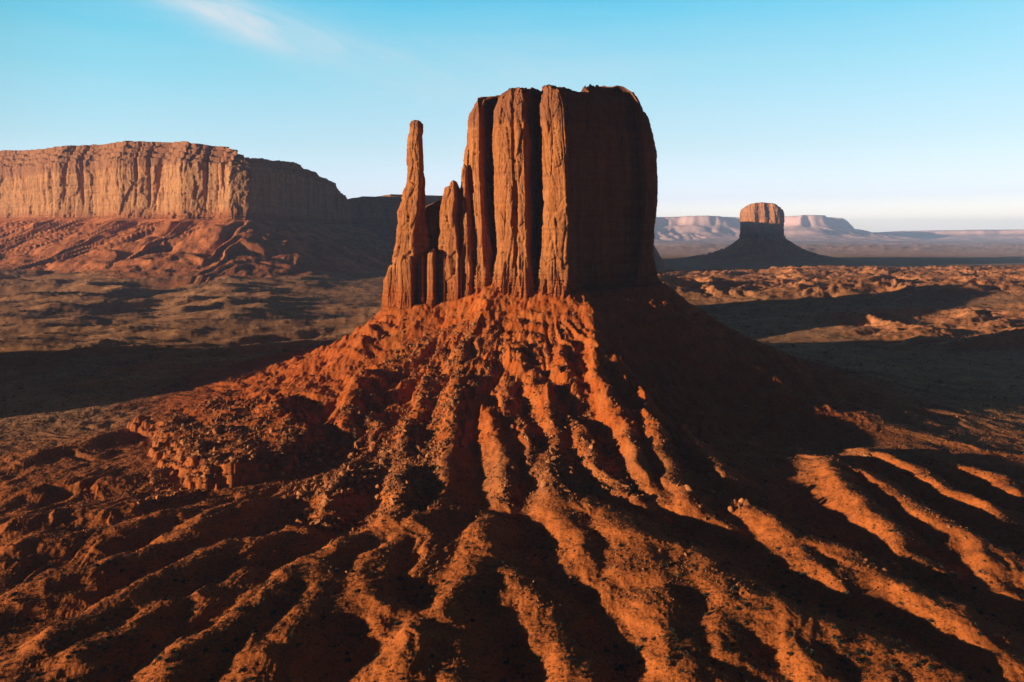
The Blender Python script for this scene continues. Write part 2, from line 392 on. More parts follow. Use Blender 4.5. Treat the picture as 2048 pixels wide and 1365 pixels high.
def terrain(x, y):
    n = x.size
    z0 = plain_base(x, y)
    tz, D, ins, bs, th = talus_base(x, y)
    r = np.hypot(x - 10, y - 650)
    near = (r < 620)
    z = z0 + tz
    up = sstep(3, 25, D) * sstep(210, 90, D)                     # steep rubble zone
    # radial gullies around the whole cone
    ang = np.radians(th) + 0.12 * perlin(x / 60, y / 60, 3) + 0.05 * perlin(x / 18, y / 18, 4)
    g = np.zeros(n)
    i = np.nonzero(near)[0]
    a, rr = ang[i] * 90, r[i]
    gl = ridged(a / 17, rr / 170, 2, 6) - 0.55
    gs = ridged(a / 5.5, rr / 60, 2, 8) - 0.55
    cc = fbm(x[i] / 7, y[i] / 7, 3, 12)
    ff = fbm(x[i] / 2.6, y[i] / 2.6, 2, 15)
    lump = ridged(x[i] / 22, y[i] / 22, 3, 16) - 0.5
    upi = up[i]
    out = sstep(90, 180, D[i])
    back = sstep(-15, 20, th[i]) * sstep(170, 140, th[i])       # far side of the cone, never mind the detail
    g[i] = upi * ((7.5 * gl + 3.4 * gs) * sstep(6, 48, D[i]) + 2.0 * cc + 0.9 * ff + 0.6 * perlin(x[i] / 1.6, y[i] / 1.6, 18) + 0.1 * RNG.normal(size=len(i)) + 4.0 * lump) + out * sstep(560, 380, rr) * (2.4 * gl + 1.2 * gs + 0.45 * cc + 0.22 * ff + 0.17 * perlin(x[i] / 1.15, y[i] / 1.15, 17) + 0.05 * RNG.normal(size=len(i)))
    # weak ledges of harder shale across the steep slope
    zz0 = z[i] + 2.5 * perlin(x[i] / 25, y[i] / 25, 19)
    g[i] += upi * sstep(-0.1, 0.3, perlin(x[i] / 45, y[i] / 45, 20)) * 1.3 * np.clip(np.sin(zz0 * 2 * np.pi / 8.5) * 2.2, -1, 1)
    # flutes right under the cliffs
    fl = np.abs(perlin(bs[i] / 5.0, D[i] / 60, 21))
    g[i] += sstep(26, 4, D[i]) * (0.9 * fl - 0.4 + 2.6 * cc + 1.6 * ff)
    z = z + g
    rf = np.zeros(n); rf[i] = ridge_field(x[i], y[i]); z = z + rf
    # deep hollow on the right flank
    ha = ((x - 165) * 0.80 - (y - 500) * 0.60); hb = ((x - 165) * 0.60 + (y - 500) * 0.80)
    z = z - 13 * np.exp(-(ha / 95) ** 2 - (hb / 42) ** 2)
    # bench with a little cliff at its edge
    bi = np.nonzero((np.abs(x + 160) < 260) & (y > 300) & (y < 760))[0]
    bm = np.zeros(n)
    if len(bi):
        wob = 11 * perlin(x[bi] / 26, y[bi] / 26, 50) + 5 * perlin(x[bi] / 9, y[bi] / 9, 51) + 2 * perlin(x[bi] / 3, y[bi] / 3, 52)
        bd, _, _, _, bin_ = poly_dist(x[bi], y[bi], BENCH_P)
        sd = np.where(bin_, bd, -bd) + wob
        bm[bi] = sstep(-1.5, 2.0, sd)
        z[bi] += (7.5 + 3.5 * perlin(x[bi] / 22, y[bi] / 22, 53) + 6 * np.exp(-((x[bi] - BFX) / 26) ** 2 - ((y[bi] - BFY) / 26) ** 2)) * (0.55 * sstep(-1.4, 1.4, sd) + 0.45 * sstep(4, 7.5, sd + 3 * perlin(x[bi] / 7, y[bi] / 7, 54))) * sstep(120, 40, bd) + sstep(0, 6, sd) * 0.9 * cc_at(x[bi], y[bi])
    # ---- the rest of the valley
    far = sstep(150, 260, D)
    hills = fbm((x * 0.92 + y * 0.39) / 260, (y * 0.92 - x * 0.39) / 95, 4, 61)
    zz = 5.0 * hills + 1.6 * fbm(x / 28, y / 28, 3, 63)
    z = z + far * zz * sstep(6000, 4200, y) * sstep(640, 950, y + np.abs(x) * 0.6)
    # warped low dunes / slickrock right
    rot = np.radians(22)
    xr, yr = x * math.cos(rot) + y * math.sin(rot), -x * math.sin(rot) + y * math.cos(rot)
    d1 = ridged(xr / 260 + 0.6 * perlin(x / 150, y / 150, 64), yr / 110, 5, 66, 0.46)
    m1 = sstep(1350, 1560, y + 0.05 * x) * sstep(2550, 2200, y) * sstep(-150, 150, x)
    m2 = sstep(840, 960, y - 0.12 * (x - 500)) * sstep(1330, 1180, y - 0.1 * (x - 500)) * sstep(430, 620, x)
    z = z + far * (34 * m1 + 24 * m2) * (d1 - 0.35) + far * np.clip(m1 + m2, 0, 1) * (4.5 * (ridged(xr / 60, yr / 34, 3, 67) - 0.5) + 1.5 * fbm(x / 11, y / 11, 2, 68))
    z = z + far * sstep(1000, 1500, y) * sstep(2650, 2450, y) * np.clip((x - 150) * 0.028, 0, 24)
    z = z + far * (12 * sstep(1200, 1500, y) * sstep(2700, 2450, y) * sstep(-200, 200, x))
    # badlands in front of the left mesa
    m3 = sstep(1080, 1300, y) * sstep(2000, 1700, y) * sstep(-350, -560, x) * sstep(-1800, -1400, x)
    d3 = ridged(xr / 300, yr / 85, 3, 71, 0.45)
    z = z + 30 * m3 * (d3 - 0.3)
    m4 = sstep(620, 800, y) * sstep(1500, 1200, y) * sstep(-60, -200, x)
    z = z + 20 * m4 * (ridged(xr / 330, yr / 75, 3, 74, 0.42) - 0.4)
    # unseen rises added to put stripes of shade on the valley floor
    def shade_rise(s0, t0, h, ws, wt):
        cx, cy = -s0 * math.cos(SUN_AZ) + t0 * math.sin(SUN_AZ), s0 * math.sin(SUN_AZ) + t0 * math.cos(SUN_AZ)
        ds = -(x - cx) * math.cos(SUN_AZ) + (y - cy) * math.sin(SUN_AZ); dt = (x - cx) * math.sin(SUN_AZ) + (y - cy) * math.cos(SUN_AZ)
        return h * np.exp(-(np.abs(ds / ws) ** 3 + (dt / wt) ** 2))
    nz = 1 + 0.35 * fbm(x / 90, y / 90, 3, 77)
    z = z + 85 * sstep(6500, 8500, y) * sstep(13500, 11500, y) * np.clip(ridged(x / 1500, y / 900, 4, 78, 0.55) - 0.42, 0, None)
    ca_, cb_ = x - 120, y - 2450
    z = z + 225 * np.exp(-(np.abs(ca_ / 190) ** 4 + np.abs(cb_ / 330) ** 4)) * (1 + 0.1 * fbm(x / 60, y / 60, 3, 79))  # hill added out of sight behind the butte to shade the plain
    z = z + shade_rise(850, -640, 112, 165, 120) * nz + shade_rise(1190, -900, 55, 60, 110) * nz + shade_rise(1043, 475, 140, 130, 90) * nz + shade_rise(1394, 772, 40, 120, 110) * nz
    # ---- talus of the other buttes and mesas
    cls = np.zeros(n, np.int8)
    cls[(D < 172 + 16 * perlin(x / 40, y / 40, 81) + 5 * perlin(x / 9, y / 9, 82)) & (r < 600)] = 1
    redd = np.zeros(n)
    j = np.nonzero((x < 300) & (y > 1250) & (y < 4200))[0]
    if len(j):
        X, Y = x[j], y[j]
        Dm, mbx, _, ms, mi = poly_dist(X, Y, MESA_A)
        zf = np.interp(mbx, [-3600, -1700, -770], [228, 218, 200])
        t = np.where(mi, zf, zf - 0.47 * np.minimum(Dm, 600) * (1 - 0.00045 * np.minimum(Dm, 600)) - 0.3 * np.clip(Dm - 600, 0, None))
        gm = ridged(ms / 52 + 0.005 * Dm + 0.3 * perlin(X / 90, Y / 90, 83), Dm / 500, 3, 84, 0.5) - 0.5
        gm2 = fbm(X / 30, Y / 30, 4, 85)
        amp = sstep(0, 60, Dm) * sstep(520, 330, Dm)
        t = t + amp * (30 * gm + 5.5 * gm2)
        tt = np.where(mi, t, t)
        base = z[j]
        k = 12.0
        z[j] = base + k * np.logaddexp(0, (tt - base) / k)
        on = (tt - base) > 1.0
        cls[j[on]] = 2
        redd[j] = np.maximum(redd[j], sstep(-10, 12, tt - base))
    j = np.nonzero((y > 2900) & (y < 5000) & (x > -1600) & (x < 1300))[0]
    if len(j):
        X, Y = x[j], y[j]
        Dm, _, _, ms, mi = poly_dist(X, Y, MESA_B)
        t = np.where(mi, 150, 150 - (0.5 + 1.2 * sstep(200, 500, X)) * Dm) + sstep(0, 40, Dm) * 16 * (ridged(ms / 80, Dm / 400, 3, 86) - 0.5)
        b = z[j]; z[j] = b + 10 * np.logaddexp(0, (t - b) / 10)
        cls[j[(t - b) > 1]] = 3
        redd[j] = np.maximum(redd[j], sstep(-10, 12, t - b))
    j = np.nonzero((np.hypot(x - MER_C[0], y - MER_C[1]) < 1500))[0]
    if len(j):
        X, Y = x[j], y[j]
        Dm, _, _, ms, mi = poly_dist(X, Y, MERRICK)
        t = np.where(mi, 160, 160 * np.exp(-(Dm / 165.0) ** 0.95)) + sstep(0, 40, Dm) * sstep(420, 200, Dm) * 24 * (ridged(ms / 45, Dm / 300, 3, 87) - 0.5)
        z[j] += t
        cls[j[Dm < 330]] = 4
        cls[j[mi]] = 4
    # ---- colours of the ground itself
    red = np.array([0.52, 0.108, 0.015]); tan = np.array([0.55, 0.158, 0.034]); scrub = np.array([0.47, 0.205, 0.082]); rust = np.array([0.42, 0.075, 0.011])
    pale = np.array([0.72, 0.32, 0.125])
    cn = fbm(x / 60, y / 60, 4, 91); cn2 = fbm(x / 14, y / 14, 3, 93)
    tint = np.empty((n, 3)); 
    w = sstep(-0.25, 0.35, cn + 0.4 * cn2)[:, None]
    plain_c = scrub * (1 - w * 0.55) + pale * w * 0.55
    m12 = np.clip(m1 + m2, 0, 1)[:, None]
    plain_c = plain_c * (1 - 0.85 * m12) + (red * 0.55 + pale * 0.65) * 0.85 * m12
    cone = sstep(260, 190, D + 30 * cn)[:, None] * (r < 640)[:, None]
    w2 = sstep(-0.3, 0.4, cn2 + 0.3 * cn)[:, None]
    frontc = sstep(150, 230, D)[:, None]
    conec = (red * (1 - w2 * 0.6) + tan * w2 * 0.6) * (1 - frontc) + (np.array([0.45, 0.152, 0.046]) * (0.85 + 0.3 * w2)) * frontc
    leftside = sstep(-60, -190, x)[:, None] * (r < 700)[:, None]
    conec = conec * (1 - 0.6 * leftside) + (rust * 0.5 + red * 0.5) * 0.6 * leftside
    plain_near = sstep(600, 400, y)[:, None]
    plain_c = plain_c * (1 - plain_near) + (tan * 0.6 + red * 0.4) * plain_near
    tint = plain_c * (1 - cone) + conec * cone
    rm = redd[:, None]
    tint = tint * (1 - rm) + (np.array([0.62, 0.185, 0.058]) * (0.8 + 0.4 * w)) * rm
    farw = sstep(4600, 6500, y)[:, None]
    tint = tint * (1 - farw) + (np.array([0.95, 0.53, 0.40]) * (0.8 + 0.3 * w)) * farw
    return z, tint * 0.76, cls, D, r

def cc_at(x, y):
    return fbm(x / 4.5, y / 4.5, 3, 95)

# grid: columns fan out from the camera, rows get denser where the slopes are steep
fan = np.concatenate([np.linspace(-3.2, -0.86, 170, endpoint=False), np.linspace(-0.86, 0.86, 1260), np.linspace(0.86, 2.2, 70)[1:]])
rows = [60.0]
while rows[-1] < 60000:
    y = rows[-1]
    k = 0.02 if y < 170 else 0.0020 if y < 720 else 0.0042 if y < 2600 else 0.0065 if y < 6500 else 0.03
    rows.append(y * (1 + k))
rows = np.array(rows)
# one more band of ground behind the drone
rows_b = np.concatenate([[-900.0, -600, -350, -180, -60, 0], rows])
XX = np.concatenate([np.outer(np.full(6, 190.0), fan), np.outer(np.maximum(rows, 60), fan)]); XX[:6] *= np.array([5, 4, 3, 2, 1.2, 0.7])[:, None]
YY = np.repeat(rows_b[:, None], len(fan), 1)
R, C = XX.shape
gx, gy = XX.ravel(), YY.ravel()
gz, gt, gc, gD, gr = terrain(gx, gy)
ii = (np.arange(R - 1)[:, None] * C + np.arange(C - 1)[None, :]).ravel()
Q = np.stack([ii, ii + 1, ii + C + 1, ii + C], 1)
qc = gc[ii]
V = np.stack([gx, gy, gz], 1)

def sub(mask):
    q = Q[mask]; used = np.unique(q)
    rem = np.full(len(V), -1, np.int64); rem[used] = np.arange(len(used))
    return V[used], rem[q], gt[used]

# ------------------------------------------------------------------ cliffs
def resample(poly, step, smooth):
    P = np.asarray(poly, float); P2 = np.vstack([P, P[:1]])
    s = np.concatenate([[0], np.cumsum(np.linalg.norm(np.diff(P2, axis=0), axis=1))])
    n = max(24, int(s[-1] / step)); t = np.linspace(0, s[-1], n, endpoint=False)
    out = np.stack([np.interp(t, s, P2[:, 0]), np.interp(t, s, P2[:, 1])], 1)
    k = max(0, int(smooth / (s[-1] / n)))
    for _ in range(2):
        if k:
            out = sum(np.roll(out, i, 0) for i in range(-k, k + 1)) / (2 * k + 1)
    tan = np.roll(out, -1, 0) - np.roll(out, 1, 0); tan /= np.linalg.norm(tan, axis=1)[:, None] + 1e-9
    nor = np.stack([tan[:, 1], -tan[:, 0]], 1)
    area = 0.5 * np.sum(out[:, 0] * np.roll(out[:, 1], -1) - np.roll(out[:, 0], -1) * out[:, 1])
    if area < 0: nor = -nor
    return out, nor, t

def cliff(poly, zfoot, ztop, step, zstep, disp, smooth=1.0, warp=None, rings=10, capz=None):
    """a rock wall standing on a plan outline; ztop(x,y) -> rim height; disp(s,z,t,x,y) -> push along the normal"""
    P, Nn, s = resample(poly, step, smooth)
    n = len(P)
    zt = ztop(P[:, 0], P[:, 1])
    m = int(max(8, (zt.max() - zfoot) / zstep))
    t = np.linspace(0, 1, m)[:, None]
    Z = zfoot + t * (zt[None, :] - zfoot)
    X = np.repeat(P[None, :, 0], m, 0); Y = np.repeat(P[None, :, 1], m, 0)
    S = np.repeat(s[None, :], m, 0); T = np.repeat(t, n, 1)
    d = disp(S, Z, T, X, Y)
    X = X + Nn[None, :, 0] * d; Y = Y + Nn[None, :, 1] * d
    Z = Z + 0.3 * perlin3(X / 2.5, Y / 2.5, Z / 2.5, 3) * min(1, zstep)
    if warp is not None: X, Y = warp(X, Y, Z)
    vs = [np.stack([X, Y, Z], 2).reshape(-1, 3)]
    cx, cy = X[-1].mean(), Y[-1].mean()
    for k in range(1, rings + 1):
        f = 1 - k / (rings + 0.001)
        x = cx + (X[-1] - cx) * f; y = cy + (Y[-1] - cy) * f
        z = capz(x, y, Z[-1], f) if capz else Z[-1]
        vs.append(np.stack([x, y, z], 1))
    Vv = np.concatenate(vs); rows_ = m + rings
    a = (np.arange(rows_ - 1)[:, None] * n + np.arange(n)[None, :]); b = (np.arange(rows_ - 1)[:, None] * n + (np.arange(n)[None, :] + 1) % n)
    q = np.stack([a, b, b + n, a + n], 2).reshape(-1, 4)
    if np.cross(P[1] - P[0], P[2] - P[1]) is None: pass
    area = np.sum(P[:, 0] * np.roll(P[:, 1], -1) - np.roll(P[:, 0], -1) * P[:, 1])
    if area < 0: q = q[:, ::-1]
    return Vv, q

def cliff_disp(k=1.0, crack=1.5, slab=1.1, flute=2.6, foot=3.0, round_=4.0, zf=108.0, zfl=26.0, seed=0, vs=1.0):
    def f(S, Z, T, X, Y):
        s = S + k * 0.6 * perlin(Z / (20 * k * vs), S / (40 * k), 31 + seed)
        c1 = np.abs(perlin(s / (11 * k), Z / (110 * k * vs), 32 + seed)); c2 = np.abs(perlin(s / (4.5 * k), Z / (30 * k * vs), 33 + seed))
        d = -crack * k * (np.exp(-c1 * 16) * 0.9 + np.exp(-c2 * 16) * 0.35)
        d1, d2, cid = worley(s / (7.5 * k), Z / (34 * k * vs), 3 + seed)
        d += 1.9 * slab * k * (cid - 0.5) * sstep(0.0, 0.03, d2 - d1) - 0.5 * k * crack * sstep(0.05, 0.0, d2 - d1)
        d1, d2, cid = worley(s / (2.6 * k), Z / (7.5 * k * vs), 7 + seed)
        d += 0.55 * slab * k * (cid - 0.5) * (cid > 0.4)
        d += k * 0.38 * perlin3(X / (3.2 * k), Y / (3.2 * k), Z / (4.5 * k), 4 + seed) + k * 0.25 * perlin3(X / (1.2 * k), Y / (1.2 * k), Z / (1.6 * k), 6 + seed)
        d += k * 1.3 * perlin3(X / (13 * k), Y / (13 * k), Z / (34 * k * vs), 5 + seed)
        d += 0.35 * k * (perlin(Z / (2.1 * k), S / (55 * k), 38 + seed) > 0.25)
        # fluted shale at the foot, banded
        lo = sstep(zf + zfl, zf, Z)
        fl = np.abs(perlin(S / (2.4 * k), Z / (50 * k), 36 + seed)); 
        d += lo * (foot * k + flute * k * (fl * 2.0 - 0.55) + 0.45 * k * np.sign(perlin(Z / (1.7 * k), S / (40 * k), 37 + seed)))
        # rounded broken rim
        hi = sstep(0.88, 1.0, T)
        d -= round_ * k * hi ** 3
        d += hi * k * 0.8 * perlin3(X / (4 * k), Y / (4 * k), Z / (2.2 * k), 8 + seed)
        return d
    return f

# --- main tower
TOWER = [(xu(938, 665), 665), (xu(937, 642), 642), (xu(946, 629), 629), (xu(958, 622), 622), (xu(964, 627), 627), (xu(972, 643), 643), (xu(988, 668), 668),
         (xu(993, 645), 645), (xu(989, 618), 618), (xu(998, 609), 609), (xu(1024, 602), 602), (xu(1030, 604), 604), (xu(1035, 601), 601), (xu(1050, 599), 599), (xu(1055, 607), 607),
         (xu(1074, 642), 642), (xu(1089, 662), 662), (xu(1092, 635), 635), (xu(1086, 602), 602), (xu(1100, 595), 595), (xu(1134, 590), 590), (xu(1139, 596), 596), (xu(1141, 599), 599), (xu(1147, 598), 598),
         (xu(1152, 612), 612), (xu(1180, 622), 622), (xu(1205, 624), 624), (xu(1240, 640), 640), (xu(1284, 654), 654), (xu(1292, 645), 645), (xu(1297, 634), 634), (xu(1305, 636), 636), (xu(1316, 660), 660),
         (150, 700), (132, 742), (70, 768), (-10, 762), (-52, 730)]
TOP_U = [930, 945, 955, 985, 1000, 1012, 1030, 1052, 1075, 1100, 1118, 1140, 1155, 1180, 1190, 1200, 1218, 1240, 1252, 1270, 1285, 1300, 1316]
TOP_V = [212, 203, 197, 195, 192, 183, 178, 180, 178, 172, 176, 180, 187, 186, 178, 173, 168, 171, 180, 184, 192, 208, 226]
def tower_top(x, y):
    u = UC + x / np.maximum(y, 590) * F
    ub = UC + x / 650 * F
    uu = np.where(y > 670, ub, u)
    zt = ZC + (HZ - np.interp(uu, TOP_U, TOP_V)) / F * np.clip(y, 590, 640)
    return zt + 2.2 * (worley(x / 4.2, y / 4.2, 5)[2] - 0.55) + 0.7 * perlin(x / 2.2, y / 2.2, 25) - sstep(655, 720, y) * 24 + (1.6 * perlin(x / 6, y / 6, 26) if True else 0)
REFL, REFR = -40.0, 146.0
def tower_warp(X, Y, Z):
    v = HZ + (ZC - Z) / 645 * F
    ul = np.interp(v, [195, 205, 230, 330, 450, 560], [951, 945, 940, 938, 944, 950])
    ur = np.interp(v, [185, 205, 235, 270, 300, 380, 410, 470, 560, 600], [1278, 1300, 1311, 1315, 1320, 1323, 1321, 1316, 1308, 1304])
    L, Rr = xu(ul, 640), xu(ur, 660)
    return L + (X - REFL) * (Rr - L) / (REFR - REFL), Y
def tower_cap(x, y, zr, f):
    return tower_top(x, y) + 0.8 * perlin(x / 5, y / 5, 27) + 1.5 * (1 - f) - 0.5
base_disp = cliff_disp(crack=2.0, foot=5.0, flute=4.4, zfl=34)
def tower_disp(S, Z, T, X, Y):
    d = base_disp(S, Z, T, X, Y)
    d += sstep(60, 80, X) * 6.0 * np.abs(perlin(S / 15 + 0.2 * perlin(Z / 40, S / 40, 46), Z / 300, 45)) * sstep(655, 640, Y)
    # slot beneath an arch on the middle buttress, broken rim of rubble
    u = UC + X / Y * F; v = HZ + (ZC - Z) / Y * F
    d -= 1.8 * np.exp(-((u - 1029) / 4.0) ** 2) * sstep(330, 400, v + 12 * perlin(S / 3, Z / 9, 47))
    a = (v - 420) + (u - 1122) * 0.9 + 4 * perlin(u / 9, v / 9, 48)
    d += 2.4 * sstep(-3, 3, a) * sstep(1086, 1094, u) * sstep(1146, 1140, u) * sstep(560, 470, v)
    return d
tv, tq = cliff(TOWER, 84, tower_top, 0.55, 0.6, tower_disp, 0.8, tower_warp, 14, tower_cap)

BUTTE = empty("sandstone_butte", (30, 650, 0), "tall red butte with a free-standing thumb spire, on its gullied talus", "butte")
part("tower", tv, tq, M_TOWER, BUTTE)["label"] = "broad vertical-walled tower, three lit buttresses and a dark right face"

def column(name, prof, corner, depth, yc, zfoot, step=0.45, zst=0.5, disp=None, crossv=None, label=None, foot=86.0, cprof=None):
    """rock column: prof rows (v, u_left, u_right) of its outline at distance yc"""
    prof = sorted(prof); vs = [p[0] for p in prof]; ul = [p[1] for p in prof]; ur = [p[2] for p in prof]
    unit = crossv or [(-1, 0.35), (-0.85, -0.25), (-0.35, -0.7), (corner, -1.0), (corner + 0.12, -0.85), (1, 0.05), (0.8, 0.7), (0.1, 1), (-0.7, 0.85)]
    wref = xu(ur[-1], yc) - xu(ul[-1], yc)
    wm = np.median([xu(b, yc) - xu(a, yc) for a, b in zip(ul, ur)])
    poly = [(a * wm / 2, yc + b * depth) for a, b in unit]
    zt = zv(vs[0], yc)
    def wp(X, Y, Z):
        v = HZ + (ZC - Z) / yc * F
        L, Rr = xu(np.interp(v, vs, ul), yc), xu(np.interp(v, vs, ur), yc)
        w = (Rr - L) / wm
        if cprof:
            uc = xu(np.interp(v, [p[0] for p in cprof], [p[1] for p in cprof]), yc)
            cn = np.clip((uc - (L + Rr) / 2) / ((Rr - L) / 2), -0.75, 0.9); q = np.clip(X / (wm / 2), -1.4, 1.4)
            X = np.where(q < corner, -1 + (q + 1) * (cn + 1) / (corner + 1), cn + (q - corner) * (1 - cn) / (1 - corner)) * wm / 2
        return (L + Rr) / 2 + X * w, yc + (Y - yc) * np.clip(0.35 + 0.65 * w, 0.3, 1.12)
    cp = lambda x, y, zr, f: zr + (1 - f) * 1.0
    Vv, q = cliff(poly, zfoot, lambda x, y: np.full(x.shape, zt) + 0.4 * perlin(x / 2, y / 2, 44), step, zst, disp or cliff_disp(0.62, crack=2.2, slab=1.8, zf=foot, zfl=38, foot=1.0, round_=0.5, flute=2.2), 0.5, wp, 6, cp)
    o = part(name, Vv, q, M_TOWER, BUTTE)
    if label: o["label"] = label
    return o

column("thumb_spire", [(243, 821, 841), (249, 818, 846), (264, 818, 846), (272, 815, 844), (300, 814, 845), (345, 813, 847), (362, 812, 849), (374, 809, 849), (384, 804, 849), (408, 802, 850), (422, 796, 851), (444, 795, 852), (456, 792, 857), (490, 791, 858), (530, 780, 846), (590, 768, 834), (640, 764, 834)],
       0.35, 11, 641, 70, label="slender free-standing spire, lit on the left and dark on the right", foot=84, cprof=[(245, 838), (360, 841), (420, 838), (455, 832), (475, 827), (492, 828), (505, 830), (525, 822), (560, 820), (640, 820)])
column("pinnacle", [(363, 902, 912), (366, 899, 914), (373, 897, 917), (375, 889, 918), (392, 885, 921), (404, 882, 925), (433, 877, 929), (470, 875, 932), (520, 874, 930), (600, 872, 926), (640, 870, 926)], 0.25, 12, 638, 72, label="short broad pinnacle between the thumb and the tower", cprof=[(364, 908), (400, 911), (430, 907), (470, 914), (520, 918), (640, 918)])
column("pinnacle", [(331, 926, 932), (337, 923, 936), (352, 921, 938), (372, 920, 939), (400, 918, 942), (450, 916, 947), (520, 912, 950), (640, 905, 955)], 0.3, 10, 640, 72, label="thin pinnacle leaning on the tower's left edge")
column("pinnacle", [(399, 884, 902), (403, 872, 908), (409, 860, 914), (414, 848, 920), (440, 836, 928), (640, 824, 945)], 0.0, 12, 662, 72, label="dark saddle of rock behind the pinnacles")
column("pinnacle", [(424, 927, 938), (432, 923, 943), (470, 920, 947), (640, 912, 956)], 0.2, 8, 634, 72, label="small stub between the short and the thin pinnacle")
column("pinnacle", [(462, 968, 974), (480, 964, 980), (520, 960, 986), (600, 955, 992), (640, 950, 998)], 0.2, 8, 634, 80, label="low pinnacle in the gap beside the middle buttress")
# fluted curtain wall under thumb and pinnacles: sawtooth of small pillars
fl = []
for (a, b, ya, yb) in [(768, 790, 648, 634), (790, 822, 636, 626), (838, 845, 634, 630), (853, 866, 634, 625), (884, 889, 633, 628), (896, 902, 634, 629), (908, 922, 633, 626)]:
    fl += [(xu(a, ya), ya), (xu((a * 2 + b) / 3, yb + 1.5), yb + 1.5), (xu(b, yb), yb), (xu(b + 2, yb + 4), yb + 4), (xu(b + 9, ya + 7), ya + 7)]
CURT = fl + [(xu(935, 636), 636), (xu(944, 631), 631), (xu(948, 640), 640), (xu(975, 640), 640), (xu(985, 668), 668), (xu(900, 680), 680), (xu(800, 676), 676), (xu(768, 662), 662)]
def curt_top(x, y):
    u = UC + x / y * F
    return zv(np.interp(u, [765, 775, 800, 830, 850, 870, 900, 930, 970, 1000], [570, 540, 518, 512, 508, 500, 510, 500, 500, 520]), 640) + 2.0 * perlin(x / 2.2, y / 4, 49)
cv, cq = cliff(CURT, 70, curt_top, 0.4, 0.5, cliff_disp(0.45, crack=1.2, zf=84, zfl=30, foot=2.2, round_=2.0, flute=2.0, seed=2), 0.5, None, 8, lambda x, y, zr, f: zr + 1.5 * (1 - f))
part("curtain_wall", cv, cq, M_TOWER, BUTTE)["label"] = "fluted wall of small pillars below the thumb and pinnacles"

a, b, c = sub(qc == 1)
part("talus_slope", a, b, M_TALUS, BUTTE, tint=c)

# --- left mesa
def mesa_top(x, y):
    z = np.interp(x, [p[0] for p in MESA_A_TOP], [p[1] for p in MESA_A_TOP])
    dark = np.interp(y, [2015, 2150, 2300, 2600, 2630, 2642, 2735, 2750, 2850, 2862, 2950, 2968, 3050, 3065, 3150], [384, 394, 406, 427, 425, 412, 406, 393, 389, 376, 373, 360, 352, 338, 336])
    return np.where(x > -800, np.where(y > 2010, dark, z), z) + 3 * perlin(x / 40, y / 40, 55)
mdisp0 = cliff_disp(3.2, crack=1.0, slab=1.0, flute=1.2, foot=1.0, round_=0.0, zf=205, zfl=25, seed=4, vs=0.5)
def mesa_disp(S, Z, T, X, Y):
    d = mdisp0(S, Z, T, X, Y)
    hi = sstep(0.80, 1.0, T + 0.04 * perlin(S / 60, Z / 60, 57))
    tt = T + 0.035 * perlin(S / 60, Z / 60, 57) + 0.02 * perlin(S / 14, Z / 30, 59)
    d -= sum(w_ * sstep(a_, a_ + 0.012, tt) for a_, w_ in ((0.79, 9), (0.86, 10), (0.925, 9)))
    d -= 20 * np.exp(-np.abs(perlin(S / 75, Z / 900, 58)) * 16) * sstep(0.1, 0.6, T) * sstep(-0.1, 0.25, perlin(S / 260, Z * 0, 60))
    return d
mv, mq = cliff(MESA_A, 185, mesa_top, 2.4, 2.2, mesa_disp, 6, None, 10, lambda x, y, zr, f: zr * f + (1 - f) * 425 - 2)
MESA = empty("mesa", (-1200, 2100, 30), "long flat-topped sandstone mesa with a sunlit cliff above gullied red talus, left of the butte", "mesa")
part("cliff", mv, mq, M_MESA, MESA)
a, b, c = sub(qc == 2)
part("talus_slope", a, b, M_FAR, MESA, tint=c)

def mesab_top(x, y):
    u = UC + x / y * F
    return zv(np.interp(u, [690, 710, 725, 745, 765, 782, 800, 830, 900, 960, 1100, 1290], [404, 400, 397, 398, 394, 391, 397, 404, 406, 400, 400, 402]), 3700) + 2 * perlin(x / 40, y / 40, 56)
bv, bq = cliff(MESA_B, 120, mesab_top, 6, 5, cliff_disp(8.0, zf=150, zfl=25, round_=0.5, flute=1, foot=0.5, seed=5, vs=0.5), 10, None, 6)
MESAB = empty("mesa", (-200, 3700, 20), "dark shaded mesa in the distance, seen between the lit mesa and the thumb spire", "mesa")
part("cliff", bv, bq, M_MESA, MESAB)
a, b, c = sub(qc == 3)
part("talus_slope", a, b, M_FAR, MESAB, tint=c)

# --- far butte
def mer_top(x, y):
    u = UC + x / y * F
    return zv(np.interp(u, [1480, 1490, 1500, 1520, 1550, 1560, 1568, 1575], [418, 411, 408, 406, 408, 412, 419, 428]), 4480)
def mer_warp(X, Y, Z):
    v = HZ + (ZC - Z) / 4480 * F
    k = np.interp(v, [406, 415, 430, 470, 490], [0.90, 0.95, 0.985, 1.0, 1.05])
    return MER_C[0] + (X - MER_C[0]) * k, MER_C[1] + (Y - MER_C[1]) * k
rv, rq = cliff(MERRICK, 120, mer_top, 2.5, 2.5, cliff_disp(5.0, crack=1.8, zf=150, zfl=20, round_=1.5, flute=1, foot=0.6, seed=6, vs=0.7), 5, mer_warp, 6, lambda x, y, zr, f: zr + 6 * (1 - f))
MERB = empty("sandstone_butte", (MER_C[0], MER_C[1], 0), "small distant butte on a dark talus cone, right of the big butte", "butte")
part("tower", rv, rq, M_MERRICK, MERB)
a, b, c = sub(qc == 4)
part("talus_slope", a, b, M_FAR, MERB, tint=c)

# --- ground sheet
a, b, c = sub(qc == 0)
g = link("ground", mesh_data("ground", a, b, M_SOIL, tint=c)); g["kind"] = "structure"

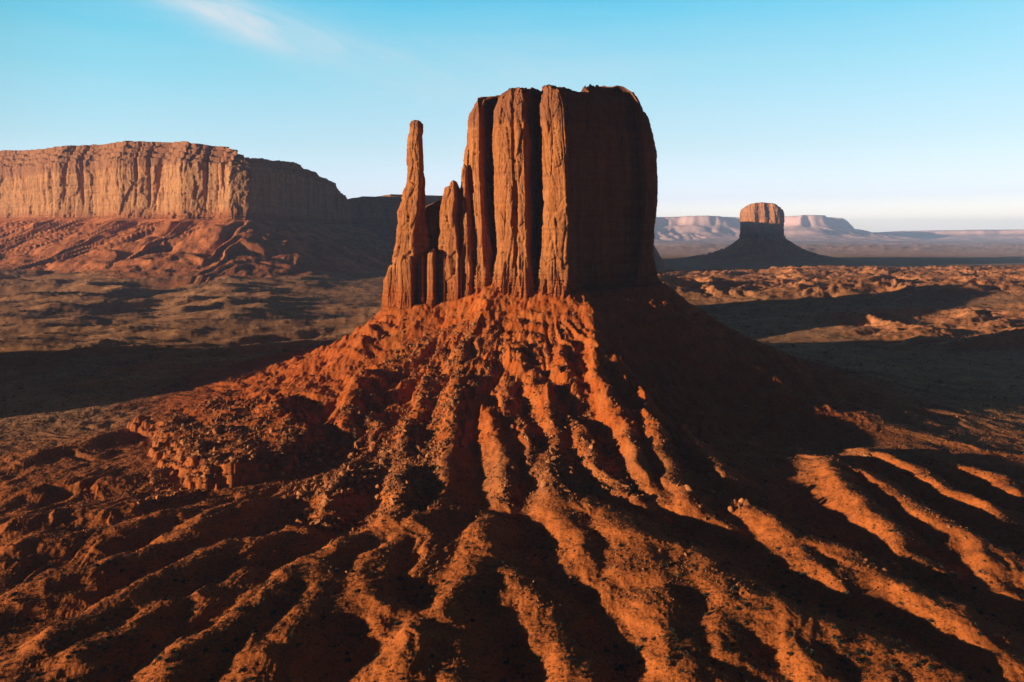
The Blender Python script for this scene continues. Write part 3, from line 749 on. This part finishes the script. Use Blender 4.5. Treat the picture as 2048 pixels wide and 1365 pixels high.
# --- hazy mesas on the horizon
def far_mesa(name, label, poly, ztopf, hfrac, L, cell, gul, seed, colour):
    P = np.array(poly, float); lo, hi = P.min(0) - 3000, P.max(0) + 900
    nx, ny = int((hi[0] - lo[0]) / cell), int((hi[1] - lo[1]) / cell)
    x, y = np.meshgrid(np.linspace(lo[0], hi[0], nx), np.linspace(lo[1], hi[1], ny)); x, y = x.ravel(), y.ravel()
    wx = x + 380 * fbm(x / 1500, y / 1500, 4, seed); wy = y + 600 * fbm(x / 1300, y / 1300, 4, seed + 1)
    D, bx, by, bs, ins = poly_dist(wx, wy, poly)
    zt = ztopf(bx)
    gl = ridged(bs / gul, D / (gul * 4), 3, seed + 2) - 0.5
    z = np.where(ins, zt * (hfrac + (1 - hfrac) * sstep(0, 190, D)), zt * hfrac * np.exp(-D / L) + sstep(0, 400, D) * sstep(3000, 1000, D) * 110 * gl * zt / 500)
    z = z + 20 * fbm(x / 600, y / 600, 4, seed + 3) - 22
    i = (np.arange(ny - 1)[:, None] * nx + np.arange(nx - 1)[None, :]).ravel()
    v = np.stack([x, y, z], 1)
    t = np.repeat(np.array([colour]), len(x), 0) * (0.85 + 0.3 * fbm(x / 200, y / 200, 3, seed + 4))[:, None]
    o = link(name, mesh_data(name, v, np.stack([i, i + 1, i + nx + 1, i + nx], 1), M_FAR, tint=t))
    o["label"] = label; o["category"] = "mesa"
    return o
fy = 20000.0
K = fy / 9200
def topf(us, vsx, y):
    xs = [xu(u, y) for u in us]; zs = [zv(v, y) for v in vsx]
    return lambda x: np.interp(x, xs, zs)
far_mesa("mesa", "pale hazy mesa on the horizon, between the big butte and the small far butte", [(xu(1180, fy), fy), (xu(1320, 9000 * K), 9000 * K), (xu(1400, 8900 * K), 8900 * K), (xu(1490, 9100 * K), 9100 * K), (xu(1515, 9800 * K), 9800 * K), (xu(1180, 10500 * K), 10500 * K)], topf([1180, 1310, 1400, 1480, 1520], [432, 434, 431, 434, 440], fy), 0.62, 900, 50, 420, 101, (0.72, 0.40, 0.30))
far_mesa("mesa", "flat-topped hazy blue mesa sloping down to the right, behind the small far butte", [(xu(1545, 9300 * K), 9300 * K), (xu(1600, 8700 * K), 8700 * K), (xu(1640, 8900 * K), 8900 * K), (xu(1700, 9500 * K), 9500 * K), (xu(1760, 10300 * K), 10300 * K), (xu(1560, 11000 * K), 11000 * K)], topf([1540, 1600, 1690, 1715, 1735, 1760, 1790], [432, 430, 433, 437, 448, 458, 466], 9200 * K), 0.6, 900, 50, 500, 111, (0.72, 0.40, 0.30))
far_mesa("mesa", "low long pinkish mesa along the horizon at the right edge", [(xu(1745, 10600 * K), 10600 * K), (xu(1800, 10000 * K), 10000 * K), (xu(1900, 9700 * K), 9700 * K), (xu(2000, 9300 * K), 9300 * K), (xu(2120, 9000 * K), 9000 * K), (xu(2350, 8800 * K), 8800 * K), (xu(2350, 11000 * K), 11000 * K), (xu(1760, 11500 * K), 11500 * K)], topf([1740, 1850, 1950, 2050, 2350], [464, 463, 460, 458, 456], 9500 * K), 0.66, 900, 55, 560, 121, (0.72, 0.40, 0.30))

# ------------------------------------------------------------------ boulders and shrubs
def ico(sub_):
    import bmesh
    bm = bmesh.new(); bmesh.ops.create_icosphere(bm, subdivisions=sub_, radius=1.0)
    v = np.array([p.co[:] for p in bm.verts]); f = np.array([[q.index for q in t.verts] for t in bm.faces]); bm.free()
    return v, f
IV, IF = ico(2); JV, JF = ico(1)

def rock_shape(v, rng):
    v = v.copy()
    for _ in range(14):                                            # split faces: cut flat facets
        d = rng.normal(size=3); d /= np.linalg.norm(d); k = rng.uniform(0.42, 0.8)
        h = v @ d; v -= np.outer(np.clip(h - k, 0, None), d)
    v *= rng.uniform(0.75, 1.25, 3)
    v += rng.normal(size=v.shape) * 0.03
    return v
ROCKS = [rock_shape(IV, np.random.default_rng(200 + i)) for i in range(12)]
ROCKS_LO = [rock_shape(JV, np.random.default_rng(300 + i)) for i in range(10)]

def in_poly(u, v, P):
    ins = np.zeros(u.shape, bool)
    for i in range(len(P)):
        (x0, y0), (x1, y1) = P[i], P[(i + 1) % len(P)]
        if y0 != y1: ins ^= ((y0 > v) != (y1 > v)) & (u < (x1 - x0) * (v - y0) / (y1 - y0) + x0)
    return ins
front = (gy > 120) & (gy < 1800)
fi = np.nonzero(front)[0]
pu = UC + gx[fi] / gy[fi] * F; pv = HZ + (ZC - gz[fi]) / gy[fi] * F
vis = (pu > -60) & (pu < 2110) & (pv < 1400)
fi, pu, pv = fi[vis], pu[vis], pv[vis]
rub = np.zeros(len(fi))
for P, w in [([(930, 640), (1000, 640), (1010, 720), (930, 800), (870, 960), (780, 990), (620, 990), (580, 930), (720, 780), (800, 690)], 1.0),
             ([(290, 850), (430, 800), (560, 800), (620, 880), (520, 960), (400, 960), (330, 920)], 0.8), ([(200, 1000), (380, 900), (420, 985), (280, 1010)], 0.5),
             ([(980, 680), (1110, 680), (1200, 860), (1300, 1000), (1180, 990), (1050, 990), (1000, 800)], 0.6),
             ([(1190, 680), (1250, 760), (1500, 1010), (1420, 1050), (1230, 850)], 0.4), ([(700, 640), (1190, 600), (1200, 700), (700, 760)], 0.25),
             ([(560, 930), (880, 900), (880, 1010), (700, 1070), (560, 1040)], 0.6), ([(980, 940), (1080, 940), (1060, 1020), (980, 1010)], 0.5)]:
    rub = np.maximum(rub, w * in_poly(pu, pv, P))
cl = sstep(-0.2, 0.35, fbm(gx[fi] / 20, gy[fi] / 20, 3, 131))
wt = rub * (0.25 + cl) + 0.012 * ((gD[fi] < 230) & (gr[fi] < 620))
wt *= (gD[fi] > 6)
wt /= wt.sum()
NR = 28000
pick = RNG.choice(len(fi), NR, p=wt)
size = 0.46 * np.exp(RNG.exponential(0.40, NR)) * (0.55 + 0.6 * rub[pick])
size = np.clip(size, 0.3, 2.5)
rp = V[fi[pick]] + np.concatenate([RNG.uniform(-0.6, 0.6, (NR, 2)), np.zeros((NR, 1))], 1)

def rotm(n):
    q = RNG.normal(size=(n, 4)); q /= np.linalg.norm(q, axis=1)[:, None]; w, x, y, z = q.T
    return np.stack([np.stack([1 - 2 * (y * y + z * z), 2 * (x * y - z * w), 2 * (x * z + y * w)], 1), np.stack([2 * (x * y + z * w), 1 - 2 * (x * x + z * z), 2 * (y * z - x * w)], 1), np.stack([2 * (x * z - y * w), 2 * (y * z + x * w), 1 - 2 * (x * x + y * y)], 1)], 1), q

# singled-out boulders of the photograph: (column, row, size m, label)
SPECIAL = [(1490, 815, 1.9, "pale boulder lying alone in the deep shade of the right talus, upper one"), (1448, 852, 2.0, "grey block in the shaded right talus, below and left of the pale boulder"),
           (1733, 916, 3.0, "large sunlit rock block at the head of the right-hand ridges"), (690, 952, 2.0, "big tan sunlit boulder at the lower left foot of the rubble field"),
           (782, 842, 2.5, "largest tan block among the rubble of the central talus"), (832, 862, 2.2, "upright pale slab standing in the rubble above the shaded central gully")]
order = np.argsort(-size / rp[:, 1])
big, rest = order[:300 - len(SPECIAL)], order[300 - len(SPECIAL):]
meshes = [mesh_data("boulder", r, None, M_BOULDER, smooth=False, tris=IF) for r in ROCKS]
RQ = rotm(len(big) + len(SPECIAL))[1]
from mathutils import Quaternion
def put(name, me, loc, sc, q, label, cat, group):
    o = bpy.data.objects.new(name, me); COL.objects.link(o)
    o.location = loc; o.scale = sc; o.rotation_mode = 'QUATERNION'; o.rotation_quaternion = Quaternion(q)
    o["label"] = label; o["category"] = cat
    if group: o["group"] = group
    return o
for k, i in enumerate(big):
    s = size[i]
    put("boulder", meshes[k % 12], rp[i] + np.array([0, 0, s * 0.25]), (s, s, s), RQ[k], "small angular sandstone boulder in the rubble on the butte's red talus slope", "boulder", "boulders strewn over the butte's talus")
for k, (u, v, s, lab) in enumerate(SPECIAL):
    j = np.argmin((pu - u) ** 2 + (pv - v) ** 2 + 1e-4 * gy[fi])
    put("boulder", meshes[k], V[fi[j]] + np.array([0, 0, s * 0.3]), (s, s, s * 0.85), RQ[len(big) + k], lab, "boulder", None)

def scatter(pos, sizes, shapes, faces, flat=None):
    n = len(pos); Rm = rotm(n)[0]; vs, fs, off = [], [], 0
    for k in range(len(shapes)):
        idx = np.arange(k, n, len(shapes))
        v = np.einsum('nij,vj->nvi', Rm[idx], shapes[k]) if flat is None else np.repeat(shapes[k][None], len(idx), 0)
        v = v * sizes[idx][:, None, None]
        v = v + pos[idx][:, None, :]
        m = shapes[k].shape[0]; f = faces if not isinstance(faces, list) else faces[k]
        fs.append((f[None] + (np.arange(len(idx)) * m)[:, None, None] + off).reshape(-1, 3)); off += len(idx) * m
        vs.append(v.reshape(-1, 3))
    return np.concatenate(vs), np.concatenate(fs)
pv_, pf_ = scatter(rp[rest] + np.array([0, 0, 0.15]), size[rest], ROCKS_LO, JF)
# fine gravel-sized stones everywhere on the near slopes
wg = ((gD[fi] < 330) & (gy[fi] < 640)).astype(float) * (0.3 + cl) * (gD[fi] > 5); wg /= wg.sum()
pg = RNG.choice(len(fi), 36000, p=wg)
sg = 0.18 + 0.28 * RNG.exponential(0.6, 36000)
gv_, gf_ = scatter(V[fi[pg]] + np.concatenate([RNG.uniform(-0.8, 0.8, (36000, 2)), np.full((36000, 1), 0.03)], 1), np.clip(sg, 0.1, 1.2), ROCKS_LO, JF)
o = link("rubble", mesh_data("rubble", np.concatenate([pv_, gv_]), None, M_BOULDER, smooth=False, tris=np.concatenate([pf_, gf_ + len(pv_)])))
o["kind"] = "stuff"; o["label"] = "loose stones and gravel scattered over the red slopes"; o["category"] = "rubble"

# shrubs
def shrub_shape(rng, leaves):
    c = rng.normal(size=(leaves, 3)); c /= np.linalg.norm(c, axis=1)[:, None]; c *= rng.uniform(0.35, 1.0, (leaves, 1)); c[:, 2] = np.abs(c[:, 2]) * 0.75
    t = rng.normal(size=(leaves, 3, 3)) * 0.26
    v = (c[:, None, :] + t).reshape(-1, 3); v[:, 2] = np.clip(v[:, 2], -0.05, None)
    return v, np.arange(leaves * 3).reshape(-1, 3)
SH_HI = [shrub_shape(np.random.default_rng(400 + i), 70) for i in range(5)]
SH_LO = [shrub_shape(np.random.default_rng(420 + i), 10) for i in range(6)]
ws = np.where(gy[fi] < 480, 1.0, 0.5) * sstep(100, 185, gD[fi]) * (0.35 + sstep(-0.3, 0.3, fbm(gx[fi] / 30, gy[fi] / 30, 3, 141)))
ws *= (1 - 0.9 * (rub > 0)); ws /= ws.sum()
NS = 95000
ps = RNG.choice(len(fi), NS, p=ws)
ss = np.clip(0.24 + RNG.exponential(0.15, NS), 0.2, 1.2) * np.where(gy[fi[ps]] > 480, np.clip(gy[fi[ps]] / 330, 1.5, 4.2), 1.0)
sp_ = V[fi[ps]] + np.concatenate([RNG.uniform(-0.8, 0.8, (NS, 2)), np.zeros((NS, 1))], 1)
order = np.argsort(-ss / sp_[:, 1]); bigs, rests = order[:300], order[300:]
shm = [mesh_data("desert_shrub", v, None, M_SHRUB, smooth=False, tris=f) for v, f in SH_HI]
for k, i in enumerate(bigs):
    s = ss[i]; a = RNG.uniform(0, 6.28)
    put("desert_shrub", shm[k % 5], sp_[i], (s, s, s * 0.9), (math.cos(a / 2), 0, 0, math.sin(a / 2)), "low dry desert shrub dotted on the smooth foreground ridges", "shrub", "desert shrubs on the foreground ridges")
v_, f_ = scatter(sp_[rests], ss[rests], [v for v, f in SH_LO], [f for v, f in SH_LO], flat=True)
o = link("desert_scrub", mesh_data("desert_scrub", v_, None, M_SHRUB, smooth=False, tris=f_))
o["kind"] = "stuff"; o["label"] = "low scrub covering the ridges and the valley floor"; o["category"] = "scrub"

# ------------------------------------------------------------------ haze
def haze_box():
    lo, hi = (-16000, -1500, -80), (36000, 28000, 760)
    v = np.array([[x, y, z] for z in (lo[2], hi[2]) for y in (lo[1], hi[1]) for x in (lo[0], hi[0])], float)
    q = np.array([[0, 2, 3, 1], [4, 5, 7, 6], [0, 1, 5, 4], [2, 6, 7, 3], [0, 4, 6, 2], [1, 3, 7, 5]])
    m = bpy.data.materials.new("desert_haze"); m.use_nodes = True; nt = m.node_tree; nt.nodes.clear()
    out = nt.nodes.new("ShaderNodeOutputMaterial"); pv2 = nt.nodes.new("ShaderNodeVolumePrincipled")
    pv2.inputs["Color"].default_value = (0.50, 0.66, 1.0, 1); pv2.inputs["Density"].default_value = HAZE
    pv2.inputs["Anisotropy"].default_value = 0.0
    nt.links.new(pv2.outputs[0], out.inputs["Volume"])
    o = link("haze", mesh_data("haze", v, q, m, smooth=False)); o["kind"] = "stuff"; o["label"] = "thin blue haze over the far plain"; o["category"] = "haze"
HAZE = 3.5e-5
haze_box()

# ------------------------------------------------------------------ light, sky, camera
sun = bpy.data.objects.new("sun", bpy.data.lights.new("sun", 'SUN')); COL.objects.link(sun)
sun.data.energy = 5.0; sun.data.angle = math.radians(0.5); sun.data.color = (1.0, 0.87, 0.72)
from mathutils import Vector
dirv = Vector((SX * math.cos(SUN_EL), SY * math.cos(SUN_EL), math.sin(SUN_EL)))
sun.rotation_euler = dirv.to_track_quat('Z', 'Y').to_euler()

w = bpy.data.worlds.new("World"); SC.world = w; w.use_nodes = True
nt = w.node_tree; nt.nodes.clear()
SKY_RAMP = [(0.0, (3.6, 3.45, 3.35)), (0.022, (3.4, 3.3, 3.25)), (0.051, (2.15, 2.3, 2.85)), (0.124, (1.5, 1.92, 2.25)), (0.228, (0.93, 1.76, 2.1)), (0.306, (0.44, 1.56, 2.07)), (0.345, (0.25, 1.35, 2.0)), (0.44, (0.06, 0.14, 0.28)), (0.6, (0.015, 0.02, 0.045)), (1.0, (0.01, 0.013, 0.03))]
CLOUD = (3.6, 4.0, 4.3)
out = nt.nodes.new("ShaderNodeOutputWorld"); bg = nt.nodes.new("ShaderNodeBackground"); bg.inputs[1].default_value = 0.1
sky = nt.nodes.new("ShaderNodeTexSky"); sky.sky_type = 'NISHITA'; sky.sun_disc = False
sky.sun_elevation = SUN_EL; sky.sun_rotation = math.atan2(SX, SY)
def mth(op, a, b=None, c=None, clamp=False):
    n = nt.nodes.new("ShaderNodeMath"); n.operation = op; n.use_clamp = clamp
    for i, v in enumerate((a, b, c)):
        if v is None: continue
        if isinstance(v, (int, float)): n.inputs[i].default_value = v
        else: nt.links.new(v, n.inputs[i])
    return n.outputs[0]
tc = nt.nodes.new("ShaderNodeTexCoord"); sx = nt.nodes.new("ShaderNodeSeparateXYZ"); nt.links.new(tc.outputs["Generated"], sx.inputs[0])
DX, DY, DZ = sx.outputs
# bright low sky; zenith darkened to keep fill light out of the shadows
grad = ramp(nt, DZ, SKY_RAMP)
lit = mth('MULTIPLY_ADD', DX, 0.12, mth('MULTIPLY', DY, 0.99))            # sky dimmed behind the camera to cut fill light
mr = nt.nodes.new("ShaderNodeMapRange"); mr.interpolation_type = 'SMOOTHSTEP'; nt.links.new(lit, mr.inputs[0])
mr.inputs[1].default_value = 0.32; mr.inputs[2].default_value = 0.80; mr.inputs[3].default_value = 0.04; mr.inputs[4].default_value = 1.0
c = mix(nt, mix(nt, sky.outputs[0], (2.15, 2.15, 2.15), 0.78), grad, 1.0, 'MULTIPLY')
# high cirrus: a wisp drawn out along one wind direction
ce = nt.nodes.new("ShaderNodeCombineXYZ")
az = mth('ARCTAN2', DX, DY); el = mth('ARCSINE', DZ)
ca, sa = math.cos(math.radians(-16)), math.sin(math.radians(-16))
qa = mth('ADD', az, 0.40); qe = mth('SUBTRACT', el, 0.292)
P1 = mth('MULTIPLY_ADD', qa, ca, mth('MULTIPLY', qe, sa)); P2 = mth('MULTIPLY_ADD', qe, ca, mth('MULTIPLY', qa, -sa))
nt.links.new(mth('MULTIPLY', P1, 5.0), ce.inputs[0]); nt.links.new(mth('MULTIPLY', P2, 26.0), ce.inputs[1])
f1 = noise(nt, ce.outputs[0], 1.0, 6, 0.62, 0.7)
bend = mth('ADD', P2, mth('MULTIPLY', mth('MULTIPLY', P1, P1), -0.35))
core = mth('POWER', 2.718, mth('MULTIPLY', mth('ADD', mth('POWER', mth('ABSOLUTE', mth('DIVIDE', bend, 0.022)), 2), mth('POWER', mth('ABSOLUTE', mth('DIVIDE', P1, 0.15)), 2)), -1))
tail = mth('POWER', 2.718, mth('MULTIPLY', mth('ADD', mth('POWER', mth('ABSOLUTE', mth('DIVIDE', bend, 0.05)), 2), mth('POWER', mth('ABSOLUTE', mth('DIVIDE', mth('SUBTRACT', P1, 0.22), 0.38)), 2)), -1))
ce2 = nt.nodes.new("ShaderNodeCombineXYZ"); nt.links.new(mth('MULTIPLY', az, 3.0), ce2.inputs[0]); nt.links.new(mth('MULTIPLY', el, 34.0), ce2.inputs[1])
f2 = noise(nt, ce2.outputs[0], 1.0, 5, 0.55, 0.5)
veil = mth('MULTIPLY', mth('SUBTRACT', f2, 0.42, clamp=True), 0.9)
cl_ = mth('MULTIPLY', mth('SUBTRACT', f1, 0.18, clamp=True), 1.9)
cf = mth('ADD', mth('ADD', mth('MULTIPLY', core, mth('MULTIPLY', cl_, 1.15)), mth('MULTIPLY', tail, mth('MULTIPLY', cl_, 0.28))), mth('MULTIPLY', veil, 0.25), clamp=True)
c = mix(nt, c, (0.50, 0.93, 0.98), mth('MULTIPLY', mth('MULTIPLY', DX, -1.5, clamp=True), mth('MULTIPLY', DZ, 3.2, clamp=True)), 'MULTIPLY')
c = mix(nt, c, CLOUD, cf)
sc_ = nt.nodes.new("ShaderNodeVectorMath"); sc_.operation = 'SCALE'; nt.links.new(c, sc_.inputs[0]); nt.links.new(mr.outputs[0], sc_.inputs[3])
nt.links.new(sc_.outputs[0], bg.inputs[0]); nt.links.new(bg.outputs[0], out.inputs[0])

cam = bpy.data.objects.new("camera", bpy.data.cameras.new("camera")); COL.objects.link(cam)
cam.location = (0, 0, ZC); cam.rotation_euler = (math.radians(90), 0, 0)
cam.data.lens = 36.0 * F / 2048; cam.data.sensor_width = 36; cam.data.shift_y = -(1365 / 2 - HZ) / 2048
cam.data.clip_start = 1; cam.data.clip_end = 120000
SC.camera = cam
vs_ = SC.view_settings; vs_.view_transform = 'Standard'; vs_.look = 'None'; vs_.exposure = 1.0; vs_.gamma = 1
SC.cycles.use_denoising = True; SC.cycles.max_bounces = 4; SC.cycles.diffuse_bounces = 1; SC.cycles.volume_bounces = 0
